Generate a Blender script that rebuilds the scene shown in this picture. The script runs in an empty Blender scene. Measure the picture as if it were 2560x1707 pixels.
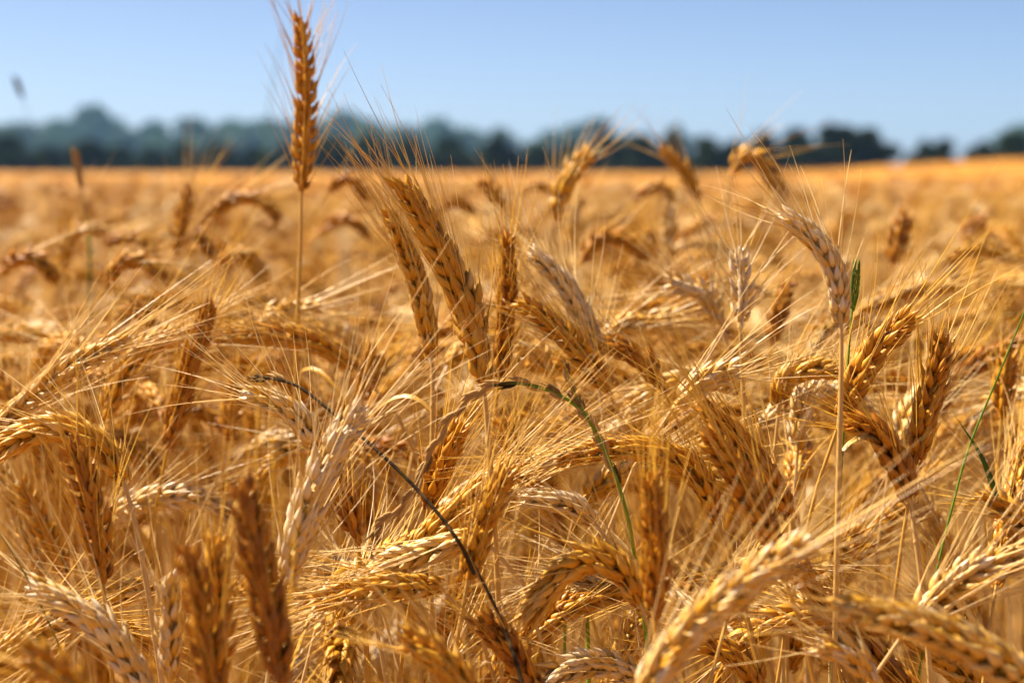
import bpy, math
import numpy as np
from mathutils import Vector

R = math.radians
scene = bpy.context.scene
COL = scene.collection

# ------------------------------------------------------------------ camera
CAM_Z, LENS, PITCH = 1.08, 60.0, R(5.83)
FPX = 2560 * LENS / 36.0                       # focal length in photo pixels
cam = bpy.data.cameras.new('camera')
cam_ob = bpy.data.objects.new('camera', cam)
COL.objects.link(cam_ob)
cam_ob.location = (0, 0, CAM_Z)
cam_ob.rotation_euler = (math.pi / 2 - PITCH, 0, 0)
cam.lens, cam.sensor_width = LENS, 36.0
cam.clip_start, cam.clip_end = 0.02, 5000
cam.dof.use_dof = True
cam.dof.focus_distance = 0.695
cam.dof.aperture_fstop = 8.2
cam.dof.aperture_blades = 0
scene.camera = cam_ob
CAM = np.array([0, 0, CAM_Z])
FWD = np.array([0, math.cos(PITCH), -math.sin(PITCH)])
UP = np.array([0, math.sin(PITCH), math.cos(PITCH)])
RIGHT = np.array([1.0, 0, 0])

# ------------------------------------------------------------------ sky, sun, exposure
SUN_EL, SUN_AZ = R(55), R(-64)                 # azimuth from +Y towards +X
sun_dir = Vector((math.sin(SUN_AZ) * math.cos(SUN_EL), math.cos(SUN_AZ) * math.cos(SUN_EL), math.sin(SUN_EL)))
world = bpy.data.worlds.new('World')
scene.world = world
world.use_nodes = True
wn = world.node_tree
wn.nodes.clear()
sky = wn.nodes.new('ShaderNodeTexSky')
sky.sky_type = 'NISHITA'
sky.sun_disc = False
sky.sun_elevation, sky.sun_rotation = SUN_EL, SUN_AZ
sky.altitude, sky.air_density, sky.dust_density, sky.ozone_density = 300, 0.45, 1.0, 2.0
bg = wn.nodes.new('ShaderNodeBackground')
bg.inputs['Strength'].default_value = 0.053
wo = wn.nodes.new('ShaderNodeOutputWorld')
wn.links.new(sky.outputs[0], bg.inputs[0])
wn.links.new(bg.outputs[0], wo.inputs[0])
sl = bpy.data.lights.new('sun', 'SUN')
sl.energy, sl.angle, sl.color = 5.0, R(0.53), (1.0, 0.92, 0.78)
so = bpy.data.objects.new('sun', sl)
COL.objects.link(so)
so.location = (-4, 3, 8)
so.rotation_euler = sun_dir.to_track_quat('Z', 'Y').to_euler()
scene.view_settings.view_transform = 'Standard'
scene.view_settings.look = 'None'
scene.view_settings.exposure = 1.6
scene.view_settings.gamma = 1.0
cy = scene.cycles
cy.use_adaptive_sampling = True
cy.adaptive_threshold = 0.025
cy.adaptive_min_samples = 48
cy.use_denoising = True
cy.denoiser = 'OPENIMAGEDENOISE'
cy.denoising_input_passes = 'RGB_ALBEDO_NORMAL'
cy.max_bounces, cy.diffuse_bounces, cy.glossy_bounces = 6, 2, 2
cy.transmission_bounces, cy.volume_bounces, cy.transparent_max_bounces = 5, 0, 8
cy.sample_clamp_indirect = 6.0
cy.time_limit = 560

# ------------------------------------------------------------------ helpers
def px2w(x, y, d):
    """A point of the photo's 2352-wide overview at depth d (metres along the view axis)."""
    k = 2560 / 2352.0
    return CAM + d * (FWD + (x * k - 1280) / FPX * RIGHT - (y * k - 853.5) / FPX * UP)

def w2px(p):
    v = np.asarray(p) - CAM
    d = v @ FWD
    return np.stack([(v @ RIGHT / d * FPX + 1280) * 0.91875, (853.5 - v @ UP / d * FPX) * 0.91875, d], -1)

def terrain(x, y):
    """Gentle swell that lifts the crop towards the right."""
    x, y = np.asarray(x, float), np.asarray(y, float)
    t = np.clip((x / np.maximum(y, 1.0) - 0.10) / 0.22, 0, 1)
    t = t * t * (3 - 2 * t)
    r = np.clip((y - 5) / 40, 0, 1)
    r = r * r * (3 - 2 * r)
    return 0.45 * t * r * np.clip((190 - y) / 100, 0, 1)

def unit(v):
    return v / np.maximum(np.linalg.norm(v, axis=-1, keepdims=True), 1e-12)

def spline(pts, n):
    """Catmull-Rom through pts, resampled evenly."""
    p = np.asarray(pts, float)
    if len(p) == 2:
        p = np.array([p[0], (p[0] + p[1]) / 2, p[1]])
    q = np.vstack([2 * p[0] - p[1], p, 2 * p[-1] - p[-2]])
    out = []
    for i in range(1, len(q) - 2):
        t = np.linspace(0, 1, 14, endpoint=(i == len(q) - 3))[:, None]
        a, b, c, d = q[i - 1], q[i], q[i + 1], q[i + 2]
        out.append(0.5 * (2 * b + (c - a) * t + (2 * a - 5 * b + 4 * c - d) * t * t + (3 * b - a - 3 * c + d) * t ** 3))
    return resample(np.vstack(out), n)

def resample(p, n):
    s = np.r_[0, np.cumsum(np.linalg.norm(np.diff(p, axis=0), axis=1))]
    u = np.linspace(0, s[-1], n)
    return np.stack([np.interp(u, s, p[:, k]) for k in range(3)], 1)

def hermite(p0, m0, p1, m1, n):
    t = np.linspace(0, 1, n)[:, None]
    return (2 * t ** 3 - 3 * t ** 2 + 1) * p0 + (t ** 3 - 2 * t ** 2 + t) * m0 + (3 * t ** 2 - 2 * t ** 3) * p1 + (t ** 3 - t ** 2) * m1

def frames(p, ref):
    T = unit(np.gradient(p, axis=0))
    N = np.zeros_like(T)
    n = ref - T[0] * (ref @ T[0])
    if np.linalg.norm(n) < 1e-4:
        n = np.array([0.3, 0.9, 0.1]) - T[0] * (np.array([0.3, 0.9, 0.1]) @ T[0])
    for i in range(len(p)):
        n = n - T[i] * (n @ T[i])
        n = n / np.linalg.norm(n)
        N[i] = n
    return T, N, np.cross(T, N)

class Geo:
    """Collects vertices, quads, a tint and a texture coordinate per vertex, a material slot per face."""
    def __init__(self):
        self.v, self.f, self.t, self.u, self.m, self.n = [], [], [], [], [], 0
    def add(self, v, f, tint, uvw, mat=0):
        self.v.append(v); self.f.append(f + self.n)
        self.t.append(np.broadcast_to(np.asarray(tint, float), (len(v),)))
        self.u.append(uvw); self.m.append(np.full(len(f), mat, np.int32))
        self.n += len(v)
    def join(self, g, mat=0):
        v, f, t, u, _ = g.arrays()
        self.add(v, f, t, u, mat)
    def arrays(self):
        return np.vstack(self.v), np.vstack(self.f), np.concatenate(self.t), np.vstack(self.u), np.concatenate(self.m)
    def mesh(self, name, mats, origin=None, smooth=True):
        v, f, t, u, m = self.arrays()
        if origin is not None:
            v = v - origin
        me = bpy.data.meshes.new(name)
        me.vertices.add(len(v)); me.vertices.foreach_set('co', v.astype(np.float32).ravel())
        me.loops.add(f.size); me.loops.foreach_set('vertex_index', f.astype(np.int32).ravel())
        me.polygons.add(len(f))
        me.polygons.foreach_set('loop_start', np.arange(0, f.size, 4, dtype=np.int32))
        me.polygons.foreach_set('loop_total', np.full(len(f), 4, np.int32))
        me.polygons.foreach_set('material_index', m)
        me.polygons.foreach_set('use_smooth', np.full(len(f), smooth))
        me.attributes.new('tint', 'FLOAT', 'POINT').data.foreach_set('value', t.astype(np.float32))
        me.attributes.new('uvw', 'FLOAT_VECTOR', 'POINT').data.foreach_set('vector', u.astype(np.float32).ravel())
        me.update(calc_edges=True)
        for x in mats:
            me.materials.append(x)
        return me

def grid_faces(rows, cols, wrap=True):
    i, j = np.meshgrid(np.arange(rows - 1), np.arange(cols if wrap else cols - 1), indexing='ij')
    a = i * cols + j
    b = i * cols + (j + 1) % cols
    return np.stack([a, b, b + cols, a + cols], -1).reshape(-1, 4)

def tube(p, rad, seg=6, ref=np.array([0, 1.0, 0]), squash=1.0):
    """Rings along polyline p; rad is a scalar or one per point."""
    T, N, B = frames(p, ref)
    rad = np.broadcast_to(np.asarray(rad, float), (len(p),))
    a = np.linspace(0, 2 * math.pi, seg, endpoint=False)
    v = p[:, None] + rad[:, None, None] * (np.cos(a)[None, :, None] * N[:, None] + squash * np.sin(a)[None, :, None] * B[:, None])
    u = np.zeros((len(p), seg, 3))
    u[..., 0] = np.abs(np.linspace(-1, 1, seg))[None]
    s = np.r_[0, np.cumsum(np.linalg.norm(np.diff(p, axis=0), axis=1))]
    u[..., 1] = (s / max(s[-1], 1e-9))[:, None]
    return v.reshape(-1, 3), grid_faces(len(p), seg), u.reshape(-1, 3)

PROF = {7: ([0, .12, .28, .46, .66, .84, 1.0], [.35, .78, 1.0, .96, .64, .27, .03]),
        5: ([0, .18, .42, .74, 1.0], [.4, .9, 1.0, .46, .03]),
        4: ([0, .3, .7, 1.0], [.4, 1.0, .8, .05])}

def husks(base, D, Wd, N, ln, wd, th, rings, seg, rng, bulge=0.06):
    """One pointed husk per row of base; D along, Wd across, N outward."""
    t, r = map(np.array, PROF[rings])
    a = np.linspace(0, 2 * math.pi, seg, endpoint=False)
    tx = (r[:, None] * np.cos(a)).ravel()
    ty = (r[:, None] * np.sin(a)).ravel()
    keel = 1 + 0.25 * np.clip(np.sin(a), 0, 1) ** 4                     # a ridge down the outer face
    ty = (ty.reshape(rings, seg) * keel).ravel()
    tz = np.repeat(t, seg)
    bend = bulge * np.sin(np.pi * tz) - 0.05 * tz
    F, V = len(base), rings * seg
    v = (base[:, None] + (tx[None, :, None] * wd[:, None, None] / 2) * Wd[:, None]
         + (ty[None, :, None] * th[:, None, None] / 2 + bend[None, :, None] * ln[:, None, None]) * N[:, None]
         + (tz[None, :, None] * ln[:, None, None]) * D[:, None])
    f = grid_faces(rings, seg)[None] + (np.arange(F) * V)[:, None, None]
    u = np.zeros((F, V, 3))
    u[..., 0] = np.tile(np.abs(np.linspace(-1, 1, seg)), rings)[None]
    u[..., 1] = tz[None]
    u[..., 2] = rng.random(F)[:, None]
    return v.reshape(-1, 3), f.reshape(-1, 4), u.reshape(-1, 3)

def bristles(p0, dirs, ln, r0, k, seg, rng, curl=0.10):
    """Tapered awns starting at p0."""
    n = len(p0)
    t = np.linspace(0, 1, k)
    side = unit(np.cross(dirs, rng.normal(size=(n, 3))))
    up = np.cross(side, dirs)
    c = rng.normal(size=(n, 1, 1)) * curl
    c2 = rng.normal(size=(n, 1, 1)) * curl * 0.5
    P = p0[:, None] + ln[:, None, None] * (t[None, :, None] * dirs[:, None] + c * (t ** 2)[None, :, None] * side[:, None]
                                           + c2 * (t ** 3)[None, :, None] * up[:, None])
    rad = r0[:, None] * (1 - 0.80 * t[None])
    a = np.linspace(0, 2 * math.pi, seg, endpoint=False)
    ring = np.cos(a)[None, None, :, None] * side[:, None, None] + np.sin(a)[None, None, :, None] * up[:, None, None]
    v = P[:, :, None] + rad[:, :, None, None] * ring
    f = grid_faces(k, seg)[None] + (np.arange(n) * k * seg)[:, None, None]
    u = np.zeros((n, k, seg, 3))
    u[..., 1] = t[None, :, None]
    u[..., 2] = rng.random(n)[:, None, None]
    return v.reshape(-1, 3), f.reshape(-1, 4), u.reshape(-1, 3)

LODS = {0: dict(rings=7, seg=8, ak=6, aseg=3, aw=1.0, node=0.0031), 1: dict(rings=5, seg=6, ak=5, aseg=3, aw=1.0, node=0.0036),
        2: dict(rings=4, seg=4, ak=3, aseg=3, aw=1.3, node=0.0062), 3: dict(rings=4, seg=3, ak=3, aseg=3, aw=1.8, node=0.011)}

def build_ear(spine, rng, lod=0, tint=0.5, wid=1.0, roll=0.0, awn=0.065, spread=0.35, keep=1.0, hang=0.0):
    """The herringbone of husks and the awns of one ear along spine (base to tip)."""
    q = LODS[lod]
    L = np.linalg.norm(np.diff(spine, axis=0), axis=1).sum()
    n = max(6, int(round(L / q['node'] * rng.uniform(.9, 1.08))))
    open_, lean_ = rng.uniform(.85, 1.22), rng.uniform(.9, 1.1)
    p = resample(spine, max(40, len(spine)))
    T, Nn, B = frames(p, np.array([math.cos(roll), math.sin(roll), 0.15]))
    s = (np.arange(n) + 0.3) / (n + 0.6)
    idx = np.clip((s * (len(p) - 1)).astype(int), 0, len(p) - 1)
    env = np.interp(s, [0, .10, .26, .55, .82, 1], [.66, .90, 1, .97, .80, .58]) * wid * (.90 if lod < 2 else 1.0)
    side = np.where(np.arange(n) % 2 == 0, 1.0, -1.0)
    base, D, Wd, No, ln, wd, th, tt, aw = [], [], [], [], [], [], [], [], []
    sc = max(1.0, q['node'] / 0.0041)
    fat = 1.0 if lod < 2 else (1.25 if lod == 2 else 1.8)
    for phi in ((-74, -25, 25, 74) if lod < 2 else (-52, 0, 52) if lod < 3 else (-40, 40)):
        ph = R(phi) + rng.normal(0, .10, n)
        al = R((19 if abs(phi) > 60 else 29) if lod < 2 else 24) * open_ + rng.normal(0, .085, n)
        out = side[:, None] * Nn[idx] * np.cos(ph)[:, None] + B[idx] * np.sin(ph)[:, None]
        d = unit(T[idx] * np.cos(al)[:, None] + out * np.sin(al)[:, None])
        w = unit(np.cross(d, out))
        no = np.cross(w, d)
        base.append(p[idx] + out * (0.0021 * env * min(fat, 1.2))[:, None] + T[idx] * (rng.normal(0, .0003, n) + (.0016 if abs(phi) < 30 else 0))[:, None])
        D.append(d); Wd.append(w); No.append(no * np.sign((no * out).sum(1, keepdims=True)))
        ln.append(env * (0.0106 + rng.normal(0, .0007, n)) * min(sc, 1.5))
        wd.append(env * (0.0040 if lod < 2 else 0.0043) * fat * rng.uniform(.9, 1.1, n))
        th.append(env * 0.0032 * fat)
        tt.append(tint + rng.normal(0, .07, n))
        aw.append(s)
    base, D, Wd, No = map(np.vstack, (base, D, Wd, No))
    ln, wd, th, tt, aw = map(np.concatenate, (ln, wd, th, tt, aw))
    wd = wd * lean_
    shr = np.where(rng.random(len(ln)) < .05, .45, 1.0)                # a few shrivelled grains
    ln, wd, th = ln * shr, wd * shr, th * shr
    g = Geo()
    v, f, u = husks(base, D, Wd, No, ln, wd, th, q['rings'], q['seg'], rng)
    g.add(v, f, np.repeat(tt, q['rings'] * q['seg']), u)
    if lod < 2:                                                     # outer glumes at the foot of each spikelet
        k = np.arange(len(base))[np.isin(np.arange(len(base)) // n, (0, 3))]
        v, f, u = husks(base[k] - T[np.tile(idx, 4)[k]] * 0.0012 + No[k] * 0.0009, unit(D[k] + No[k] * .12), Wd[k], No[k], ln[k] * .72, wd[k] * .72, th[k] * .55, 5, 6, rng)
        g.add(v, f, np.repeat(tt[k] + .05, 30), u)
        v, f, u = tube(p, 0.0012, 5)
        g.add(v, f, tint, u)
    if lod == 3:
        v, f, u = tube(p[::6], 0.0045 * wid * np.interp(np.linspace(0, 1, len(p[::6])), [0, .2, .7, 1], [.5, 1, 1, .4]), 5)
        g.add(v, f, tint, u)
    b = Geo()
    inner = np.isin(np.arange(len(base)) // n, (0, 3)) if lod < 2 else np.zeros(len(base), bool)
    m = rng.random(len(base)) < np.where(inner, .28, {0: .85, 1: .50, 2: .22, 3: .3}[lod]) * keep
    Tn = T[np.tile(idx, len(base) // n)][m]
    da = unit(Tn + (D[m] - Tn * (D[m] * Tn).sum(1, keepdims=True)) * (spread * 2.25) + rng.normal(0, .075, (m.sum(), 3)) + np.array([0, 0, -1.0]) * hang)
    la = awn * rng.uniform(.5, 1.1, m.sum()) * np.interp(aw[m], [0, .3, 1], [.8, 1, .95])
    v, f, u = bristles((base + D * ln[:, None] * .95)[m] + No[m] * (ln[m] * -.04)[:, None], da, la, np.full(m.sum(), .00027 * q['aw']), q['ak'], q['aseg'], rng)
    b.add(v, f, np.repeat(tint * .75 + rng.normal(0, .09, m.sum()), q['ak'] * q['aseg']), u)
    return g, b

def stem_geo(path, tint, r0=0.0011, r1=0.00075, seg=6, nodes=(0.42,)):
    L = len(path)
    t = np.linspace(0, 1, L)                                        # 0 at the ear
    rad = r1 + (r0 - r1) * np.clip(t * 2.5, 0, 1)
    for k in nodes:
        rad = rad * (1 + 0.5 * np.exp(-((t - k) / 0.008) ** 2))
    g = Geo()
    v, f, u = tube(path, rad, seg)
    u[:, 2] = tint
    g.add(v, f, tint, u)
    return g

def leaf_geo(p, width, tint, rng, twist=2.0, ref=np.array([0.3, 1.0, 0])):
    """A thin dry blade along p: two skins so that it has an edge."""
    T, N, B = frames(p, ref)
    t = np.linspace(0, 1, len(p))
    a = twist * t + rng.uniform(0, 6)
    W = N * np.cos(a)[:, None] + B * np.sin(a)[:, None]
    H = np.cross(T, W)
    w = width * np.interp(t, [0, .15, .6, 1], [.55, 1, .8, .03])
    xs = np.array([-1, -.5, 0, .5, 1, .5, 0, -.5])
    hs = np.array([0, .22, .04, .22, 0, .16, -.04, .16])
    v = p[:, None] + w[:, None, None] / 2 * (xs[None, :, None] * W[:, None] + hs[None, :, None] * H[:, None])
    u = np.zeros((len(p), 8, 3)); u[..., 0] = np.abs(xs); u[..., 1] = t[:, None]; u[..., 2] = tint
    g = Geo()
    g.add(v.reshape(-1, 3), grid_faces(len(p), 8), tint, u.reshape(-1, 3))
    return g

# ------------------------------------------------------------------ materials
def straw_material(name, stops, rough=0.45, trans=0.22, stripe=0.35, spec=0.4, tip=0.0, scale=9.0):
    m = bpy.data.materials.new(name)
    m.use_nodes = True
    nt = m.node_tree
    nt.nodes.clear()
    N, Lk = nt.nodes.new, nt.links.new
    at = N('ShaderNodeAttribute'); at.attribute_name = 'tint'
    uv = N('ShaderNodeAttribute'); uv.attribute_name = 'uvw'
    mp = N('ShaderNodeMapping'); mp.inputs['Scale'].default_value = (scale, 1.4, 37)
    Lk(uv.outputs['Vector'], mp.inputs[0])
    nz = N('ShaderNodeTexNoise'); nz.inputs['Scale'].default_value = 1.0; nz.inputs['Detail'].default_value = 2
    Lk(mp.outputs[0], nz.inputs['Vector'])
    sp = N('ShaderNodeSeparateXYZ'); Lk(uv.outputs['Vector'], sp.inputs[0])
    a = N('ShaderNodeMath'); a.operation = 'MULTIPLY_ADD'
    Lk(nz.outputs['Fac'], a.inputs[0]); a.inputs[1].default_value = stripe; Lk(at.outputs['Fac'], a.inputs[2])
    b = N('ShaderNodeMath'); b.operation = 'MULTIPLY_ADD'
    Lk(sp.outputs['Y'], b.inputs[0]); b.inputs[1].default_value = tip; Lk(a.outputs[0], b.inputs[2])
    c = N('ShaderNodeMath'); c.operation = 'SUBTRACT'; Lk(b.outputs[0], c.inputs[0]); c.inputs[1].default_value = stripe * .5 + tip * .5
    cr = N('ShaderNodeValToRGB')
    e = cr.color_ramp.elements
    e[0].position, e[0].color = stops[0][0], (*stops[0][1], 1)
    e[1].position, e[1].color = stops[-1][0], (*stops[-1][1], 1)
    for pos, col in stops[1:-1]:
        x = e.new(pos); x.color = (*col, 1)
    Lk(c.outputs[0], cr.inputs[0])
    pr = N('ShaderNodeBsdfPrincipled')
    pr.inputs['Roughness'].default_value = rough
    pr.inputs['Specular IOR Level'].default_value = spec
    Lk(cr.outputs[0], pr.inputs['Base Color'])
    bp = N('ShaderNodeBump'); bp.inputs['Strength'].default_value = 0.25; bp.inputs['Distance'].default_value = 0.0004
    Lk(nz.outputs['Fac'], bp.inputs['Height']); Lk(bp.outputs[0], pr.inputs['Normal'])
    tr = N('ShaderNodeBsdfTranslucent')
    Lk(cr.outputs[0], tr.inputs['Color'])
    mx = N('ShaderNodeMixShader'); mx.inputs[0].default_value = trans
    Lk(pr.outputs[0], mx.inputs[1]); Lk(tr.outputs[0], mx.inputs[2])
    o = N('ShaderNodeOutputMaterial'); Lk(mx.outputs[0], o.inputs[0])
    return m

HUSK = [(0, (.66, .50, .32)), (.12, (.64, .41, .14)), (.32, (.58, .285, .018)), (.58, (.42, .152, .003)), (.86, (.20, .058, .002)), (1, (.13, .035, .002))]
def clampstops(s):
    return [(min(max((p + .1) / 1.2, 0), 1), c) for p, c in s]
def remap_stops(s):
    return [(min(max(p, 0), 1), c) for p, c in s]
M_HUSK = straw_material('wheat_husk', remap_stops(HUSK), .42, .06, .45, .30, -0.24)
M_AWN = straw_material('wheat_awn', remap_stops([(0, (.76, .54, .25)), (.4, (.74, .40, .040)), (1, (.46, .18, .006))]), .38, .15, .1, .35)
M_STRAW = straw_material('straw', remap_stops([(0, (.58, .39, .18)), (.5, (.52, .26, .014)), (1, (.28, .09, .005))]), .38, .06, .25, .5, 0.0, 14)
M_GREEN = straw_material('grass_green', remap_stops([(0, (.24, .36, .03)), (.35, (.08, .15, .02)), (.6, (.10, .075, .02)), (.8, (.022, .012, .007)), (1, (.46, .27, .10))]), .75, .15, .12, .06)

def noise_material(name, c1, c2, scale, rough=.9, c3=None, detail=6):
    m = bpy.data.materials.new(name)
    m.use_nodes = True
    nt = m.node_tree
    pr = nt.nodes['Principled BSDF']
    pr.inputs['Roughness'].default_value = rough
    pr.inputs['Specular IOR Level'].default_value = .2
    tc = nt.nodes.new('ShaderNodeNewGeometry')
    nz = nt.nodes.new('ShaderNodeTexNoise')
    nz.inputs['Scale'].default_value, nz.inputs['Detail'].default_value = scale, detail
    nt.links.new(tc.outputs['Position'], nz.inputs['Vector'])
    cr = nt.nodes.new('ShaderNodeValToRGB')
    cr.color_ramp.elements[0].position, cr.color_ramp.elements[0].color = .32, (*c1, 1)
    cr.color_ramp.elements[1].position, cr.color_ramp.elements[1].color = .68, (*c2, 1)
    if c3:
        x = cr.color_ramp.elements.new(.5); x.color = (*c3, 1)
    nt.links.new(nz.outputs['Fac'], cr.inputs[0])
    nt.links.new(cr.outputs[0], pr.inputs['Base Color'])
    bp = nt.nodes.new('ShaderNodeBump'); bp.inputs['Strength'].default_value = .5
    nt.links.new(nz.outputs['Fac'], bp.inputs['Height']); nt.links.new(bp.outputs[0], pr.inputs['Normal'])
    return m
M_SOIL = noise_material('field_soil', (.20, .10, .035), (.36, .19, .06), 25)
M_CANOPY = noise_material('ripe_canopy', (.22, .080, .005), (.48, .22, .022), 1.6, .8, (.34, .14, .009), 12)
M_BARK = noise_material('bark', (.06, .045, .03), (.12, .09, .06), 5)

def leaf_material(name, c1, c2, trans=.15):
    m = straw_material(name, remap_stops([(0, c1), (1, c2)]), .7, trans, .1, .08)
    return m
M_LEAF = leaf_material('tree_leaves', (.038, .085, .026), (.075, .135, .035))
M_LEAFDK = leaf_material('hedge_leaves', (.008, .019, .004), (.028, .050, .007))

# ------------------------------------------------------------------ object helpers
def tag(o, label=None, cat=None, group=None, kind=None):
    for k, v in (('label', label), ('category', cat), ('group', group), ('kind', kind)):
        if v:
            o[k] = v
def link(name, me, parent=None, loc=None):
    o = bpy.data.objects.new(name, me)
    COL.objects.link(o)
    if parent is not None:
        o.parent = parent
    if loc is not None:
        o.location = loc
    return o
def empty(name, loc):
    o = bpy.data.objects.new(name, None)
    o.empty_display_size = .02
    COL.objects.link(o)
    o.location = loc
    return o

def ground_path(B, T, rng, n=34, lean=0.05):
    """The straw from the ear's foot B (ear leaving along T) down to the soil."""
    h = B[2]
    out = -T.copy(); out[2] = 0
    G = np.array([B[0] + out[0] * lean * 1.6 + rng.normal(0, .012), B[1] + out[1] * lean * 1.6 + rng.normal(0, .012), 0.0])
    G[2] = float(terrain(G[0], G[1]))
    k = 0.16 + 0.30 * max(0.0, T[2])
    p = hermite(B, -T * h * k * 1.1, G, np.array([0, 0, -h * 0.9]), n * 2)
    return resample(p, n)

def make_plant(ear_pts, rng, label, group=None, lod=0, tint=.5, stint=None, wid=1.0, roll=None, awn=.065, spread=.35,
               keep=1.0, hang=0.0, stem=None, leaf=True, name='wheat_plant', cat='wheat plant'):
    sp = spline(ear_pts, 44)
    T0 = unit(sp[3] - sp[0])
    path = resample(spline(np.vstack([sp[0], stem]), 40), 40) if stem is not None else ground_path(sp[0], T0, rng)
    if stem is not None:                                            # a traced straw goes on down to the soil
        e = path[-1]; t = unit(path[-1] - path[-3]); h = e[2]
        path = np.vstack([path[:-1], hermite(e, t * h * .5, np.array([e[0] + t[0] * .12, e[1] + t[1] * .12, 0]), np.array([0, 0, -h * .8]), 20)])
    base = path[-1]
    root = empty(name, base)
    tag(root, label, cat, group)
    roll = rng.uniform(-.5, .5) if roll is None else roll
    g, b = build_ear(sp, rng, lod, tint, wid, roll, awn, spread, keep, hang)
    st = stem_geo(path, tint * .8 if stint is None else stint, seg=8 if lod == 0 else 6)
    link('stem', st.mesh('stem', [M_STRAW], base), root)
    ear = link('ear', g.mesh('ear', [M_HUSK], base), root)
    link('awn_beard', b.mesh('awn_beard', [M_AWN], base), ear)
    if leaf:
        i = int(len(path) * rng.uniform(.45, .62))
        a = rng.uniform(0, 2 * math.pi)
        dr = np.array([math.cos(a), math.sin(a), 0])
        L = rng.uniform(.10, .2)
        lp = hermite(path[i], np.array([0, 0, .09]) + dr * .08, path[i] + dr * L * .55 + np.array([0, 0, -L * .7]), dr * .02 + np.array([0, 0, -.12]), 18)
        link('leaf', leaf_geo(lp, rng.uniform(.0018, .0034), .3 + tint * .4, rng, rng.uniform(1, 4)).mesh('leaf', [M_STRAW], base), root)
    return root

# ------------------------------------------------------------------ setting: ground, haze
def axis(lim, fine, n):
    t = np.linspace(-1, 1, n)
    return np.sign(t) * (fine * np.abs(t) + (lim - fine) * np.abs(t) ** 4)
xs, ys = axis(700, 60, 121), np.r_[-80, -20, -5, np.linspace(0, 100, 81), np.linspace(108, 700, 40)]
X, Y = np.meshgrid(xs, ys)
gv = np.stack([X, Y, terrain(X, Y)], -1).reshape(-1, 3)
gg = Geo(); gg.add(gv, grid_faces(len(ys), len(xs), False), 0, gv * 0)
ground = link('ground', gg.mesh('ground', [M_SOIL]))
tag(ground, kind='structure')

# ------------------------------------------------------------------ the ears one can pick out
G_EARS = 'ripe bearded wheat plants of the crop'
HEROES = []
def H(pts, d, tint, label, d1=None, short=None, stem=None, sd=None, **k):
    d1 = d if d1 is None else d1
    n = len(pts)
    w = [px2w(x, y, d + (d1 - d) * i / (n - 1)) for i, (x, y) in enumerate(pts)]
    s = None if stem is None else np.array([px2w(x, y, d if sd is None else sd) for x, y in stem])
    HEROES.append(dict(pts=np.array(w), px=pts, d=min(d, d1), tint=tint, label=label, short=short, stem=s, k=k))

H([(692, 440), (699, 320), (702, 200), (690, 40)], .86, .48, 'tall upright brown wheat ear standing high against the blue sky', short='tall ear against the sky',
  stem=[(690, 560), (684, 720), (680, 900)], awn=.05, spread=.42, keep=.8, wid=1.0, stint=.45, roll=.35)
H([(1110, 885), (1085, 740), (1020, 590), (960, 480), (912, 412)], .672, .36, 'large sharp golden ear leaning left, tallest of the sharply focused ears', short='large sharp golden ear',
  stem=[(1118, 960), (1128, 1090)], awn=.055, spread=.2, keep=.8, wid=1.18, stint=.3, roll=.25)
H([(992, 820), (962, 660), (925, 560), (888, 478)], .755, .36, 'slim golden ear close behind the left side of the large sharp golden ear', short='slim golden ear',
  stem=[(994, 900), (993, 1000)], awn=.055, spread=.20, wid=.95, stint=.3, roll=1.3)
H([(1146, 868), (1160, 760), (1166, 640), (1166, 535)], .775, .62, 'narrow brownish ear upright right behind the large sharp golden ear', short='narrow brownish ear', awn=.05, spread=.2, wid=.85, roll=1.4)
H([(1375, 880), (1355, 770), (1300, 660), (1215, 570)], .80, .0, 'pale feathery ear nodding left with upright white awns', short='pale feathery ear', awn=.055, spread=.55, wid=1.0, roll=1.1)
H([(1400, 905), (1345, 820), (1275, 750), (1190, 690)], .765, .45, 'golden ear lying diagonally below the pale feathery ear', awn=.055, spread=.35)
H([(1700, 752), (1705, 680), (1695, 570)], .78, .03, 'pale upright ear with a bushy whitish top on a straight yellow straw', short='bushy pale ear', stem=[(1705, 860), (1712, 990)], awn=.05, spread=.62, wid=.95, stint=.3)
H([(1932, 742), (1922, 640), (1880, 560), (1795, 488)], .655, .10, 'pinkish straw ear curving left on a long straight stalk', short='pinkish curved ear', stem=[(1932, 860), (1926, 1110)], awn=.042, spread=.5, wid=.88, stint=.3, roll=1.2)
H([(1655, 745), (1620, 680), (1530, 640)], .87, .10, 'pale ear drooping left just behind the bushy pale ear', awn=.05, spread=.5)
H([(385, 1030), (425, 880), (455, 780), (487, 690)], .80, .62, 'dark brown straight ear slanting right, behind two crossing arched ears', short='dark brown slanting ear', awn=.05, spread=.22, roll=.9)
H([(240, 960), (290, 850), (350, 790), (440, 762)], .82, .34, 'arched ear rising to the right until it meets the dark brown slanting ear', awn=.07, spread=.25)
H([(825, 850), (740, 795), (640, 770), (490, 775)], .83, .42, 'long ear arching flat from right to left behind the straw of the tall ear', awn=.07, spread=.2)
H([(650, 795), (590, 745), (640, 720), (740, 700)], .90, .2, 'pale bent ear above the flat arching ear, its awns towards the upper right', awn=.07, spread=.3)
H([(-40, 1005), (70, 920), (150, 850), (300, 775)], .76, .22, 'straw coloured ear running diagonally upward, its fan of awns towards the dark slanting ear', short='diagonal straw ear', awn=.075, spread=.3, roll=1.2)
H([(283, 1105), (240, 1035), (150, 985), (60, 1000), (-50, 1060)], .665, .24, 'sharp arched ear bowing left on a curved grey straw', short='bowing arched ear', stem=[(300, 1160), (322, 1260), (345, 1390)], awn=.06, spread=.42, wid=1.12, stint=.12, roll=1.3)
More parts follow.
